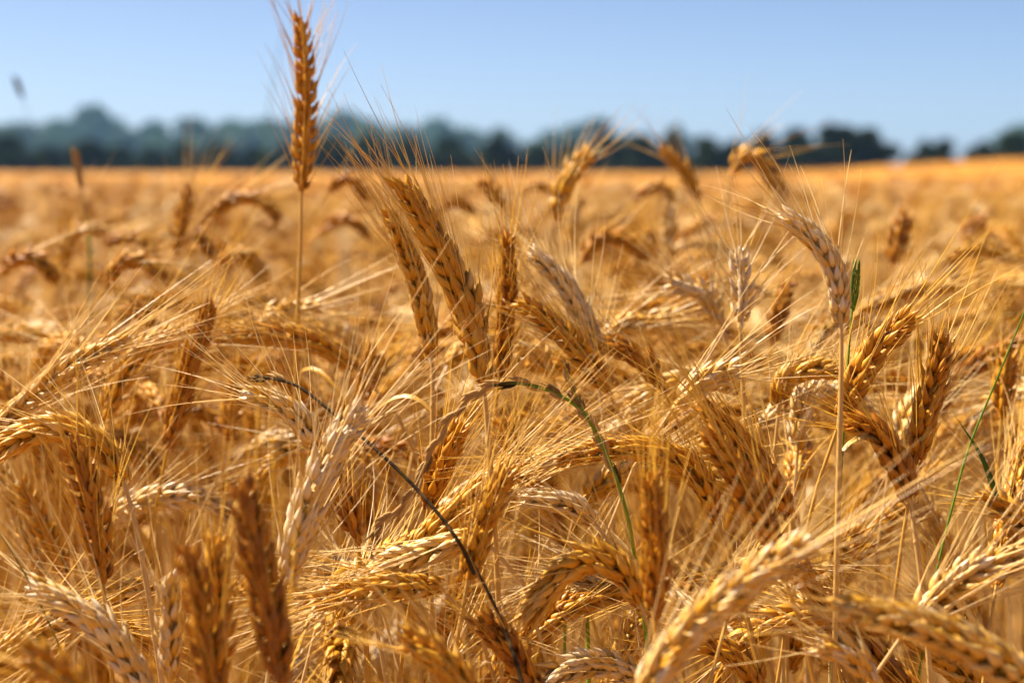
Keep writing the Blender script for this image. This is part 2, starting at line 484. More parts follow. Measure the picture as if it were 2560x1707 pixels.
H([(236, 1335), (222, 1220), (195, 1110), (158, 1012)], .64, .60, 'sharp russet ear upright in front of the bowing arched ear', short='russet upright ear', awn=.055, spread=.28, wid=1.05, roll=.3)
H([(150, 1335), (110, 1230), (45, 1100)], .82, .36, 'blurred greyish straw ear behind and left of the russet upright ear', awn=.05, spread=.35)
H([(735, 1040), (690, 965), (630, 925), (555, 900)], .70, .12, 'pale sharp ear nodding left with long horizontal awns', short='pale nodding ear with horizontal awns', awn=.062, spread=.5, wid=.98, roll=1.2)
H([(655, 1350), (700, 1180), (755, 1050), (835, 935)], .635, .06, 'broad pinkish ear leaning right with tall white awns on its left', short='broad pinkish leaning ear', awn=.075, spread=.42, wid=1.15, roll=.6)
H([(648, 1580), (615, 1400), (585, 1250), (556, 1105)], .54, .70, 'large blurred brown ear upright close to the lens', short='large blurred brown ear', awn=.055, spread=.2, wid=1.1, roll=.2, keep=.6)
H([(500, 1640), (470, 1440), (428, 1250)], .53, .64, 'blurred amber ear upright to the left of the large blurred brown ear', short='blurred amber ear', awn=.05, spread=.2, keep=.35, wid=.95)
H([(505, 1560), (500, 1400), (492, 1230)], .58, .38, 'lighter gold ear squeezed between two blurred upright brown ears', awn=.05, spread=.25, wid=.9)
H([(345, 1600), (250, 1455), (170, 1395), (70, 1340)], .62, .10, 'pale silvery ear lying diagonally at the lower left, white awns upright', short='pale silvery diagonal ear', awn=.065, spread=.55, wid=1.1, roll=1.1)
H([(230, 1630), (140, 1550), (45, 1490)], .50, .40, 'blurred ear nearest the bottom corner, pointing left', awn=.05, spread=.3, wid=.9)
H([(392, 1560), (390, 1450), (384, 1325)], .62, .16, 'small pale upright ear beside the blurred amber ear', awn=.05, spread=.5, wid=.9)
H([(1100, 1225), (1000, 1262), (910, 1290), (820, 1345)], .665, .16, 'pinkish ear lying almost flat with awns streaming left', short='pinkish flat ear', awn=.07, spread=.22, wid=1.08, roll=1.4)
H([(1010, 1345), (900, 1345), (820, 1355), (715, 1385)], .655, .30, 'golden ear lying flat just below the pinkish flat ear', awn=.06, spread=.22, roll=1.5)
H([(1075, 1330), (1098, 1230), (1130, 1150), (1168, 1075)], .64, .34, 'sharp straw ear leaning right across the dark diagonal grass stem', short='sharp straw ear by the dark stem', awn=.06, spread=.25, wid=1.0, roll=.8)
H([(985, 1165), (1005, 1090), (1030, 1030), (1062, 970)], .705, .48, 'gold ear inside the curve of the drooping ryegrass stalk', awn=.06, spread=.3, roll=1.0)
H([(1650, 1195), (1600, 1090), (1520, 1040), (1400, 1030), (1275, 1055)], .68, .40, 'long golden ear arching left behind the green ryegrass stalk', short='long arching golden ear', awn=.065, spread=.25, wid=1.0, roll=1.3)
H([(945, 1265), (1020, 1195), (1090, 1135), (1190, 1050)], .685, .20, 'straw ear rising to the right behind the sharp straw ear, awns in a wide fan', awn=.085, spread=.3, roll=1.2)
H([(1365, 1200), (1320, 1165), (1270, 1150), (1205, 1142)], .725, .05, 'short whitish ear in the shade under the long arching golden ear', awn=.05, spread=.4, roll=1.3)
H([(1470, 1385), (1430, 1310), (1360, 1285), (1290, 1320), (1205, 1430)], .64, .28, 'sharp plump ear bent over like a hook, lit along its back', short='hooked plump ear', awn=.065, spread=.3, wid=1.12, roll=1.3)
H([(1505, 1420), (1505, 1290), (1500, 1180), (1492, 1085)], .585, .50, 'slightly blurred brown ear upright right of the hooked plump ear', short='upright brown ear by the hooked one', awn=.055, spread=.2, wid=.9, roll=.5)
H([(1440, 1660), (1540, 1500), (1680, 1360), (1862, 1232)], .54, .19, 'thick blurred ear leaning right with a sunlit back, closest to the lens', short='thick sunlit leaning ear', awn=.08, spread=.2, keep=.7, wid=1.02, roll=.35)
H([(2420, 1640), (2290, 1520), (2130, 1440), (1915, 1385)], .54, .20, 'thick blurred grey brown ear drooping left at the lower right', short='thick drooping grey brown ear', awn=.06, spread=.22, keep=.6, wid=1.12, roll=1.1)
H([(1815, 1190), (1760, 1090), (1690, 1000), (1605, 925)], .69, .60, 'dark gold ear slanting left, upper one of two parallel ears', short='upper parallel dark ear', awn=.06, spread=.25, roll=.9)
H([(1780, 1260), (1740, 1170), (1680, 1070), (1618, 985)], .615, .50, 'slightly blurred gold ear slanting left, lower one of two parallel ears', awn=.06, spread=.25, roll=.8)
H([(2092, 1152), (2065, 1070), (2020, 1000), (1942, 965)], .665, .60, 'dark hooked ear bending left over the long straight stalk', short='dark hooked ear', awn=.045, spread=.2, wid=1.0, stem=[(2100, 1210), (2112, 1300)], stint=.2, roll=1.1)
H([(1935, 950), (1975, 860), (2025, 790), (2090, 722)], .69, .42, 'large golden ear leaning right beside the long straight stalk, awns to the right', short='large golden ear leaning right', awn=.065, spread=.3, wid=1.12, roll=1.0)
H([(2103, 1065), (2125, 960), (2150, 860), (2170, 770)], .685, .46, 'golden ear nearly upright, right of the large golden ear leaning right', short='nearly upright golden ear', awn=.055, spread=.3, wid=1.0, roll=.5)
H([(1790, 930), (1800, 880), (1850, 850), (1930, 852)], .755, .34, 'plaited looking arched ear pointing at the long straight stalk', awn=.04, spread=.2, roll=1.5)
H([(1832, 1035), (1838, 970), (1852, 890)], .76, .12, 'short pale upright ear below the plaited looking arched ear', awn=.045, spread=.5)
H([(1960, 725), (2030, 690), (2100, 668), (2200, 655)], .98, .25, 'blurred pale ear stretched sideways right of the pinkish curved ear', awn=.07, spread=.2)
H([(2045, 615), (2062, 555), (2082, 490)], 1.12, .72, 'small blurred reddish brown ear standing upright over the right field', awn=.03, spread=.2, wid=1.15)
H([(2205, 548), (2230, 525), (2258, 505)], 1.3, .7, 'tiny blurred brown ear tilted right, out in the right field', awn=.03, spread=.2, wid=1.1)
H([(2345, 605), (2290, 580), (2230, 574), (2175, 600)], 1.06, .45, 'blurred ear bowed in a low arch near the right border of the field', awn=.05, spread=.25)
H([(1678, 400), (1705, 362), (1745, 375), (1805, 455)], 1.12, .50, 'blurred ear hanging to the right from a bent straw, reaching up to the right hedge', short='hanging ear below the right hedge', awn=.06, spread=.15, wid=1.15, stem=[(1672, 450), (1662, 530)])
H([(1272, 505), (1290, 440), (1315, 395), (1358, 345)], 1.0, .42, 'blurred golden ear leaning right up to the tree line', short='golden ear below the tree line', awn=.045, spread=.3, wid=1.15)
H([(1602, 460), (1575, 395), (1515, 338)], 1.2, .40, 'blurred ear leaning left, its pale tip over the low hedge', awn=.05, spread=.3)
H([(1335, 600), (1370, 555), (1425, 548), (1488, 598)], 1.08, .66, 'blurred brown ear forming a low arch beyond the pale feathery ear', awn=.05, spread=.2, wid=1.1)
H([(1455, 462), (1490, 434), (1520, 432), (1550, 465)], 1.3, .6, 'small blurred arch of an ear left of the ear hanging below the right hedge', awn=.04, spread=.2)
H([(1195, 445), (1225, 428), (1255, 432), (1285, 462)], 1.45, .55, 'small blurred bent ear left of the golden ear below the tree line', awn=.04, spread=.2)
H([(1155, 480), (1135, 445), (1112, 415)], 1.12, .72, 'short blurred brown ear tilting left above the narrow brownish ear', awn=.03, spread=.2)
H([(1090, 490), (1060, 468), (1025, 468), (995, 490)], 1.35, .62, 'small blurred arch of an ear right of the large sharp golden ear tip', awn=.04, spread=.2)
H([(755, 440), (780, 418), (810, 418), (850, 460)], 1.2, .68, 'blurred brown arched ear between the tall ear and the large sharp golden ear', awn=.04, spread=.2)
H([(402, 585), (415, 510), (438, 430)], 1.15, .60, 'blurred upright brown ear alone in the left half of the far crop', short='upright brown ear in the far crop', awn=.05, spread=.3, wid=1.05)
H([(480, 495), (540, 458), (600, 462), (642, 508)], 1.15, .62, 'blurred ear bowed right between the far upright brown ear and the tall ear', awn=.05, spread=.2, wid=1.05)
H([(415, 560), (440, 535), (465, 552), (485, 590)], 1.2, .66, 'blurred dark ear hooked to the right at the foot of the far upright brown ear', awn=.04, spread=.2)
H([(245, 648), (280, 608), (330, 605), (390, 645)], 1.0, .58, 'blurred brown arch of an ear above the diagonal straw ear', awn=.05, spread=.2)
H([(-5, 630), (35, 598), (80, 597), (135, 645)], 1.08, .60, 'blurred arched ear reaching in over the left border of the crop', awn=.05, spread=.2, wid=1.1)
H([(145, 620), (155, 560), (185, 528), (235, 530)], 1.12, .26, 'blurred pale ear nodding right beside a thin blurred grass stalk', awn=.05, spread=.3)
H([(240, 560), (285, 545), (325, 552), (365, 582)], 1.2, .55, 'small blurred ear bowed right, above the other brown arch', awn=.05, spread=.2)
H([(735, 535), (770, 507), (810, 510), (850, 545)], 1.3, .62, 'blurred arched ear right of the straw of the tall ear', awn=.04, spread=.2)
H([(495, 620), (530, 590), (570, 590), (605, 645)], 1.1, .50, 'blurred ear hooked downward left of the straw of the tall ear', awn=.05, spread=.25)
H([(1535, 585), (1536, 530), (1537, 468)], 1.2, .14, 'blurred pale ear standing upright above the low brown arch', awn=.03, spread=.25)
H([(1305, 550), (1320, 490), (1338, 440)], 1.3, .2, 'blurred pale ear tilted right beside the golden ear below the tree line', awn=.04, spread=.25)
H([(1772, 795), (1790, 720), (1812, 648)], .95, .66, 'blurred brown ear upright between the bushy pale ear and the pinkish curved ear', awn=.04, spread=.25)
H([(828, 925), (845, 865), (862, 800)], .86, .42, 'small golden ear upright right of the straw of the tall ear', awn=.05, spread=.3)
H([(1375, 785), (1430, 750), (1490, 738), (1570, 725)], .89, .18, 'pale ear lying sideways with awns streaming right below the bushy pale ears', awn=.065, spread=.3)
H([(1525, 900), (1490, 845), (1445, 810), (1385, 790)], .79, .68, 'reddish ear drooping left below the pale sideways ear', awn=.05, spread=.25)
H([(1270, 870), (1240, 815), (1205, 805), (1165, 860)], .83, .2, 'pale ear curled over just right of the narrow brownish ear', awn=.05, spread=.3)
H([(1545, 940), (1590, 895), (1630, 870), (1690, 845)], .73, .12, 'pale ear slanting up to the right towards the yellow straw', awn=.055, spread=.35)
H([(823, 1245), (808, 1190), (788, 1125)], .68, .58, 'small brown ear on a thin straw under the broad pinkish leaning ear', awn=.045, spread=.25, wid=.92, stem=[(826, 1290), (832, 1360)])
H([(2075, 1455), (2160, 1370), (2240, 1310), (2360, 1265)], .62, .18, 'pale ear rising to the right above the thick drooping grey brown ear', short='pale ear rising right', awn=.065, spread=.35, wid=1.05)
H([(1755, 1620), (1710, 1530), (1610, 1465)], .66, .48, 'sharp gold ear beneath the thick sunlit leaning ear', awn=.065, spread=.3)
H([(1100, 1620), (1030, 1530), (925, 1462)], .57, .34, 'blurred straw ear pointing left at the bottom, left of the dark stem', awn=.06, spread=.35)
H([(2300, 960), (2306, 890), (2316, 810)], .82, .5, 'blurred gold ear upright behind the green stalk at the right border', awn=.04, spread=.25)
H([(360, 750), (330, 722), (298, 698)], .95, .62, 'short blurred brown ear tilted left above the arched ear', awn=.03, spread=.2)
H([(1240, 1600), (1180, 1500), (1100, 1415)], .625, .58, 'dark gold ear crossing right behind the lower end of the dark stem', awn=.05, spread=.25)
H([(520, 1010), (535, 930), (548, 860)], .88, .5, 'blurred gold ear upright left of the pale nodding ear', awn=.05, spread=.3)
H([(1010, 1600), (1050, 1510), (1105, 1420)], .68, .18, 'pale ear leaning right in the shade left of the dark stem', awn=.06, spread=.3)
H([(2260, 1480), (2200, 1420), (2150, 1360)], .66, .25, 'straw ear pointing up left behind the pale ear rising right', awn=.06, spread=.35)
H([(2390, 1235), (2330, 1180), (2250, 1130)], .74, .34, 'brownish straw ear pointing up left at the right border', awn=.06, spread=.3)
H([(2010, 1570), (1960, 1510), (1880, 1480)], .60, .16, 'short pale ear nodding left under the thick drooping grey brown ear', awn=.06, spread=.35)
H([(1240, 1130), (1180, 1040), (1150, 960)], .76, .42, 'gold ear half hidden behind the straw of the large sharp golden ear', awn=.055, spread=.3)

rng = np.random.default_rng(11)
for h in HEROES:
    k = dict(h['k'])
    make_plant(h['pts'], rng, h['label'], G_EARS, lod=0 if h['d'] < .95 else 1, tint=h['tint'] - (.10 if h['d'] > .95 and h['tint'] > .4 else -.07 if h['d'] < .72 and .2 <= h['tint'] < .6 else 0), stem=h['stem'], leaf=h['d'] < .9 and rng.random() < .6, **k)

# ------------------------------------------------------------------ ears between them
def random_plant_spine(rng, height, lod=1, ear=None):
    """A whole plant in its own frame: base at the origin, bending towards +x; returns stem path (base up) and ear path."""
    ear = rng.uniform(.07, .10) if ear is None else ear
    kind = rng.random()
    end = R(rng.uniform(8, 40)) if kind < .28 else (R(rng.uniform(55, 105)) if kind < .62 else R(rng.uniform(110, 165)))
    bendlen = ear + (rng.uniform(.05, .12) if kind < .5 else rng.uniform(.015, .05))
    s = np.linspace(0, 1, 90)
    Ltot = height + ear * .6
    th = R(rng.uniform(1, 6)) * s + end * np.clip((s * Ltot - (Ltot - bendlen)) / bendlen, 0, 1) ** 1.15
    ds = Ltot / 89
    x = np.cumsum(np.sin(th)) * ds; z = np.cumsum(np.cos(th)) * ds
    wob = rng.normal(0, .01)
    p = np.stack([x - x[0], wob * np.sin(s * 3), z - z[0]], 1)
    p[:, 2] *= height / p[:, 2].max()
    i = int(90 * (1 - ear / Ltot))
    return resample(p[:i + 1], 26), resample(p[i:], 30)

def rot_z(p, a):
    c, s = math.cos(a), math.sin(a)
    return p @ np.array([[c, s, 0], [-s, c, 0], [0, 0, 1]])

hero_caps = []
for h in HEROES:
    q = w2px(spline(h['pts'], 12))
    hero_caps.append((q, h['d']))
    if h['stem'] is not None:
        hero_caps.append((w2px(spline(h['stem'], 12)), h['d'] + .001))
LAND = [(np.array(w2px(h['pts'].mean(0)))[:2], h['short']) for h in HEROES if h['short']]
used_labels = set()

def filler_label(c, tip, tint, height_word):
    dx = tip[0] - c[0]
    lean = 'leaning left' if dx < -12 else 'leaning right' if dx > 12 else 'upright'
    if height_word == 'drooping':
        lean = 'drooping left' if dx < 0 else 'drooping right'
    colr = 'pale' if tint < .25 else 'golden' if tint < .55 else 'brown'
    order = sorted(LAND, key=lambda l: np.hypot(*(l[0] - c)))
    for q in order[:6]:
        d = c - q[0]
        a = math.degrees(math.atan2(-d[1], d[0])) % 360
        w = ['to the right of', 'up and right of', 'above', 'up and left of', 'to the left of', 'down and left of', 'below', 'down and right of'][int(((a + 22.5) % 360) // 45)]
        for pre in ('', 'half-hidden ', 'small half-hidden '):
            t = f'{pre}{colr} ear {lean}, {w} the {q[1]}'
            if t not in used_labels and len(t.split()) <= 16:
                used_labels.add(t)
                return t
    return None

rng = np.random.default_rng(23)
FILL_N = 0
pts_used = []
for trial in range(2600):
    d = math.sqrt(rng.uniform(.60 ** 2, 1.30 ** 2))
    sx = rng.uniform(-.31, .31) * d
    h = rng.uniform(.105, .20) if d < .8 else rng.uniform(.075, .15)
    yaw = rng.choice([0, math.pi]) + rng.normal(0, .75)
    st, ea = random_plant_spine(rng, CAM_Z - h)
    off = np.array([sx, d + .0, 0])
    st, ea = rot_z(st, yaw), rot_z(ea, yaw)
    shift = np.array([off[0] - ea[:, 0].mean(), off[1] - ea[:, 1].mean(), float(terrain(*off[:2]))])
    st, ea = st + shift, ea + shift
    if any((ea.mean(0)[0] - a) ** 2 + (ea.mean(0)[1] - b) ** 2 + ((ea.mean(0)[2] - c) * .7) ** 2 < .021 ** 2 for a, b, c in pts_used):
        continue
    q = w2px(np.vstack([ea, ea[-1] + unit(ea[-1] - ea[-4]) * np.array([[.02], [.04], [.06]])]))
    if q[:, 2].min() < .575 or not (-40 < q[:, 0].mean() < 2392) or q[:, 1].min() > 1540 or q[:, 1].min() < 560:
        continue
    bad = False
    for hp, hd in hero_caps:
        if q[:, 2].mean() < hd + .015:
            dd = np.hypot(hp[:, None, 0] - q[None, :, 0], hp[:, None, 1] - q[None, :, 1]).min()
            lim = 46 if hd > .95 else 60 if hd != .672 else 105
            if dd < lim:
                bad = True
                break
    if bad:
        continue
    tint = float(np.clip(rng.choice([.14, .34, .46, .62], p=[.25, .35, .28, .12]) + rng.normal(0, .06), 0, .85))
    lab = filler_label(q[:-3, :2].mean(0), q[-4, :2], tint, 'drooping' if ea[-1, 2] < ea[0, 2] else '')
    if lab is None:
        continue
    root = empty('wheat_plant', st[0])
    tag(root, lab, 'wheat plant', G_EARS)
    g, b = build_ear(ea, rng, 0 if d < .8 else 1, tint, rng.uniform(.88, 1.08), rng.uniform(-1.5, 1.5), rng.uniform(.05, .075), rng.uniform(.22, .5))
    link('stem', stem_geo(st[::-1], tint * .8).mesh('stem', [M_STRAW], st[0]), root)
    er = link('ear', g.mesh('ear', [M_HUSK], st[0]), root)
    link('awn_beard', b.mesh('awn_beard', [M_AWN], st[0]), er)
    if rng.random() < .5:
        i = int(rng.uniform(14, 20)); a = rng.uniform(0, 2 * math.pi)
        dr = np.array([math.cos(a), math.sin(a), 0]); L = rng.uniform(.10, .2)
        lp = hermite(st[i], np.array([0, 0, .09]) + dr * .08, st[i] + dr * L * .55 + np.array([0, 0, -L * .7]), dr * .02 + np.array([0, 0, -.12]), 18)
        link('leaf', leaf_geo(lp, rng.uniform(.0018, .0034), .3 + tint * .4, rng, rng.uniform(1, 4)).mesh('leaf', [M_STRAW], st[0]), root)
    pts_used.append(tuple(ea.mean(0)))
    FILL_N += 1
    if FILL_N >= 205:
        break
print('heroes', len(HEROES), 'fillers', FILL_N)

# ------------------------------------------------------------------ the rest of the crop as one mass
def prototypes(lod, n, seed):
    out = []
    r = np.random.default_rng(seed)
    for _ in range(n):
        st, ea = random_plant_spine(r, 1.0)
        g = Geo()
        e, b = build_ear(ea, r, lod, 0.0, r.uniform(.95, 1.2), r.uniform(-1.5, 1.5), r.uniform(.045, .07), r.uniform(.22, .45))
        g.join(e, 0); g.join(b, 1)
        sp = st[::-1][:: (1 if lod < 2 else 3)]
        v, f, u = tube(sp, .001 * LODS[lod]['aw'], 5 if lod < 2 else 3)
        g.add(v, f, 0.0, u, 2)
        if lod <= 2 and r.random() < .6:
            i = int(r.uniform(12, 20)); a = r.uniform(0, 2 * math.pi)
            dr = np.array([math.cos(a), math.sin(a), 0]); L = r.uniform(.1, .2)
            lp = hermite(st[i], np.array([0, 0, .09]) + dr * .08, st[i] + dr * L * .55 + np.array([0, 0, -L * .7]), np.array([0, 0, -.12]), 8)
            g.join(leaf_geo(lp, .006, .1, r, 2.0), 2)
        out.append(g.arrays())
    return out

mass = Geo()
def scatter(protos, P, rng, h, tint_p=(.32, .36, .24, .08)):
    """Plants at ground points P with heights h, batched by prototype."""
    which = rng.integers(0, len(protos), len(P))
    yaw = rng.uniform(0, 2 * math.pi, len(P))
    tint = np.clip(rng.choice([.14, .34, .46, .62], p=tint_p, size=len(P)) + rng.normal(0, .06, len(P)), 0, .85)
    sh = rng.uniform(.92, 1.1, len(P))
    for k, (v, f, t, u, m) in enumerate(protos):
        i = np.where(which == k)[0]
        if not len(i):
            continue
        c, s = np.cos(yaw[i]), np.sin(yaw[i])
        x = (v[None, :, 0] * c[:, None] - v[None, :, 1] * s[:, None]) * sh[i][:, None] + P[i, 0][:, None]
        y = (v[None, :, 0] * s[:, None] + v[None, :, 1] * c[:, None]) * sh[i][:, None] + P[i, 1][:, None]
        z = (v[None, :, 2] - 1.0) * sh[i][:, None] + h[i][:, None] + P[i, 2][:, None]
        V = np.stack([x, y, z], -1).reshape(-1, 3)
        F = (f[None] + (np.arange(len(i)) * len(v))[:, None, None]).reshape(-1, 4)
        tt = (t[None] + tint[i][:, None]).ravel()
        uu = np.tile(u, (len(i), 1))
        mass.v.append(V); mass.f.append(F + mass.n); mass.t.append(tt); mass.u.append(uu); mass.m.append(np.tile(m, len(i)))
        mass.n += len(V)

def wedge(rng, n, d0, d1, margin, k=.33):
    out = []
    while sum(map(len, out)) < n:
        y = rng.uniform(d0, d1, n * 2); x = rng.uniform(-1, 1, n * 2) * (k * d1 + margin)
        ok = np.abs(x) < k * y + margin
        out.append(np.stack([x[ok], y[ok], terrain(x[ok], y[ok])], 1))
    return np.vstack(out)[:n]

rng = np.random.default_rng(5)
def dens(per_m2, d0, d1, margin, k=.33):
    return int(per_m2 * (k * (d1 ** 2 - d0 ** 2) + 2 * margin * (d1 - d0)))
p1, p2, p3 = prototypes(1, 16, 1), prototypes(2, 24, 2), prototypes(3, 24, 3)
n = dens(240, 1.22, 2.2, .25); P = wedge(rng, n, 1.22, 2.2, .25)
scatter(p1, P, rng, CAM_Z - .075 - rng.random(n) ** .8 * .17)
# beside the frame, near the camera
n = 650; P = np.stack([rng.uniform(-1.0, 1.0, n), rng.uniform(.35, 1.25, n), np.zeros(n)], 1)
P = P[np.abs(P[:, 0]) > .33 * P[:, 1] + .17]
scatter(p2, P, rng, CAM_Z - rng.uniform(.07, .17, len(P)))
# low tillers filling the stand between the tall plants
n = 230; P = wedge(rng, n, .56, 1.3, .1)
scatter(p1, P, rng, CAM_Z - rng.uniform(.22, .38, n), (.1, .2, .4, .3))
n = 240; P = wedge(rng, n, 1.3, 3.6, .1)
scatter(p1, P, rng, CAM_Z - rng.uniform(.045, .105, n))
n = 420; P = wedge(rng, n, 3.2, 8, .1)
scatter(p2, P, rng, CAM_Z - rng.uniform(.04, .10, n))
n = dens(200, 2.2, 5, .4); P = wedge(rng, n, 2.2, 5, .4)
scatter(p2, P, rng, CAM_Z - .075 - rng.random(n) ** .8 * .17)
n = dens(95, 5, 16, .5); P = wedge(rng, n, 5, 16, .5)
scatter(p3, P, rng, CAM_Z - .105 - rng.random(n) ** .8 * .17)
n = 7000; P = wedge(rng, n, 16, 70, 2)
scatter(p3, P, rng, CAM_Z - np.where(rng.random(n) < .07, .09, .15) - rng.random(n) ** .6 * .22, (.18, .28, .34, .2))
crop = link('wheat_crop', mass.mesh('wheat_crop', [M_HUSK, M_AWN, M_STRAW]))
tag(crop, 'dense ripe wheat crop filling the field out to the hedges', None, None, 'stuff')

xs = np.linspace(-1, 1, 240); ys = 5.0 * (100 / 5.0) ** np.linspace(0, 1, 420)
U, Yc = np.meshgrid(xs, ys)
Xc = U * (.36 * Yc + 3)
rr = np.random.default_rng(9)
Zc = terrain(Xc, Yc) + CAM_Z - .30 + rr.normal(0, .022, Xc.shape) * np.clip(Yc / 8, .6, 1.3) + .03 * np.sin(Xc * 1.7 + Yc * .35) * np.sin(Yc * .8 - Xc * .4)
cv = np.stack([Xc, Yc, Zc], -1).reshape(-1, 3)
cg = Geo(); cg.add(cv, grid_faces(len(ys), len(xs), False), 0, cv * 0)
can = link('wheat_canopy', cg.mesh('wheat_canopy', [M_CANOPY]))
tag(can, 'massed ears of the far wheat crop', None, None, 'stuff')

# ------------------------------------------------------------------ wild grasses among the wheat
def grass_stalk(pts, d, label, d1=None, r=.0009, tint=.3, tint1=None, name='grass_stalk', spikelets=0, sp_from=.3, sp_len=.010, sp_tint=.6, leaves=(), mat=None, seed=1, to_ground=True, stemtaper=.5):
    d1 = d if d1 is None else d1
    n = len(pts)
    w = [px2w(x, y, d + (d1 - d) * i / (n - 1)) for i, (x, y) in enumerate(pts)]        # foot first, tip last
    path = spline(w, 60)
    rg = np.random.default_rng(seed)
    if to_ground:
        t = unit(path[0] - path[2]); h = path[0][2]
        low = hermite(np.array([path[0][0] + t[0] * .1, path[0][1] + t[1] * .1, 0]), np.array([0, 0, h * .8]), path[0], -t * h * .5, 24)
        path = np.vstack([low[:-1], path])
    root = empty(name, path[0])
    tag(root, label, 'grass', 'wild grasses growing among the wheat')
    m = mat or M_GREEN
    L = len(path)
    g = Geo()
    v, f, u = tube(path, np.linspace(r, r * stemtaper, L), 6)
    tt = np.linspace(tint, tint if tint1 is None else tint1, L) if tint1 is None or tint1 < 1 else np.interp(np.linspace(0, 1, L), [0, .60, .66, .72, 1], [tint, .12, .35, tint1, tint1])
    g.add(v, f, np.repeat(tt, 6) + np.repeat(rg.normal(0, .04, L), 6), u)
    link('stem', g.mesh('stem', [m], path[0]), root)
    T, N, B = frames(path, np.array([0, 1.0, 0]))
    for k in range(spikelets):
        s = sp_from + (1 - sp_from) * (k + .5) / spikelets
        i = min(int(s * (L - 1)), L - 2)
        sd = 1 if k % 2 else -1
        out = unit(sd * B[i] + rg.normal(0, .3, 3))
        g = Geo()
        m_ = 3
        bs = np.array([path[i] + out * .0006 + T[i] * j * sp_len * .22 for j in range(m_)])
        D = unit(np.array([T[i] * 1.0 + out * (.28 + .1 * j * (1 if j % 2 else -1)) for j in range(m_)]))
        W = unit(np.cross(D, np.tile(out, (m_, 1))))
        Nn = np.cross(W, D); Nn *= np.sign((Nn @ out))[:, None]
        v, f, u = husks(bs, D, W, Nn, np.full(m_, sp_len * .75), np.full(m_, sp_len * .2), np.full(m_, sp_len * .16), 5, 6, rg)
        g.add(v, f, sp_tint + rg.normal(0, .12), u)
        link('spikelet', g.mesh('spikelet', [m], path[0]), root)
    for (pl, dl, wl, tl) in leaves:
        lw = spline([px2w(x, y, dl) for x, y in pl], 20)
        link('leaf', leaf_geo(lw, wl, tl, rg, 1.2).mesh('leaf', [m], path[0]), root)
    return root

grass_stalk([(1465, 1320), (1440, 1180), (1400, 1060), (1345, 955), (1280, 905), (1190, 880), (1110, 895), (1040, 955), (985, 1050), (940, 1140), (860, 1215)], .668,
            'green and brown ryegrass stalk drooping in a wide curve before the large golden ear', d1=.655, r=.00095, tint=.0, tint1=1.05, name='ryegrass_stalk', spikelets=26, sp_from=.42, sp_len=.0082, sp_tint=1.02, seed=3, stemtaper=.7)
grass_stalk([(1375, 1000), (1345, 950), (1320, 900), (1300, 850)], .672, 'short greenish ryegrass tip forking off the drooping stalk', r=.0005, tint=.10, name='ryegrass_stalk', spikelets=7, sp_from=.1, sp_len=.006, sp_tint=1.05, seed=4, to_ground=False)
grass_stalk([(1200, 1568), (1165, 1460), (1105, 1330), (1030, 1210), (950, 1115), (850, 1020), (760, 945), (680, 885), (585, 862)], .61,
            'dark almost black dry grass stem running diagonally across the ears', d1=.69, r=.00105, tint=.80, tint1=.79, name='dry_grass_stem', spikelets=2, sp_from=.93, sp_len=.009, sp_tint=.95, seed=6, stemtaper=.55,
            leaves=[([(1090, 1320), (1050, 1235), (1000, 1165)], .618, .0022, .82)])
grass_stalk([(2180, 1190), (2225, 1030), (2290, 870), (2360, 700), (2400, 600)], .72, 'thin green grass stem slanting up to the right border', r=.0006, tint=.2, tint1=.3, seed=7,
            leaves=[([(2290, 1140), (2255, 1050), (2215, 985), (2180, 935)], .72, .0035, .35)])
grass_stalk([(1948, 830), (1955, 740), (1968, 620)], .70, 'narrow dark green grass spike right beside the pinkish curved ear', r=.0006, tint=.2, spikelets=14, sp_from=.66, sp_len=.0055, sp_tint=.25, seed=8)
grass_stalk([(120, 480), (85, 320), (60, 250), (40, 195)], 2.3, 'blurred grass stem with a slim seed head rising over the left trees', r=.0007, tint=.5, tint1=.55, spikelets=8, sp_from=.91, sp_len=.016, sp_tint=.55, seed=9)
grass_stalk([(205, 680), (205, 560), (188, 440), (175, 365)], 1.25, 'blurred pinkish dry grass stalk upright in the left half of the field', r=.0016, tint=1.05, tint1=1.1, spikelets=12, sp_from=.84, sp_len=.010, sp_tint=1.2, seed=10)
grass_stalk([(595, 420), (615, 260), (640, 130), (655, 60)], 2.6, 'very faint blurred grass stem left of the tall ear', r=.0012, tint=.4, seed=11)
def blade(pts, d, label, w=.004, tint=.12, seed=1):
    rg = np.random.default_rng(seed)
    lw = spline([px2w(x, y, d) for x, y in pts], 24)
    e = lw[0]; t = unit(lw[0] - lw[3])
    low = hermite(np.array([e[0] + t[0] * .05, e[1], 0]), np.array([0, 0, e[2] * .8]), e, -t * e[2] * .4, 20)
    p = np.vstack([low[:-1], lw])
    root = empty('grass_tuft', p[0])
    tag(root, label, 'grass', 'wild grasses growing among the wheat')
    link('blade', leaf_geo(p, w, tint, rg, .5, np.array([1.0, 0, 0])).mesh('blade', [M_GREEN], p[0]), root)
blade([(75, 1345), (45, 1295), (0, 1225), (-40, 1170)], .625, 'dark green grass blade reaching in from the left border', .0042, .4, 2)
blade([(1298, 1420), (1300, 1260), (1299, 1175)], .735, 'bright green blade in the shade behind the hooked ear, farther left one', .0020, .0, 3)
blade([(1350, 1460), (1347, 1320), (1345, 1215)], .735, 'bright green blade in the shade right behind the hooked plump ear', .0022, .0, 4)

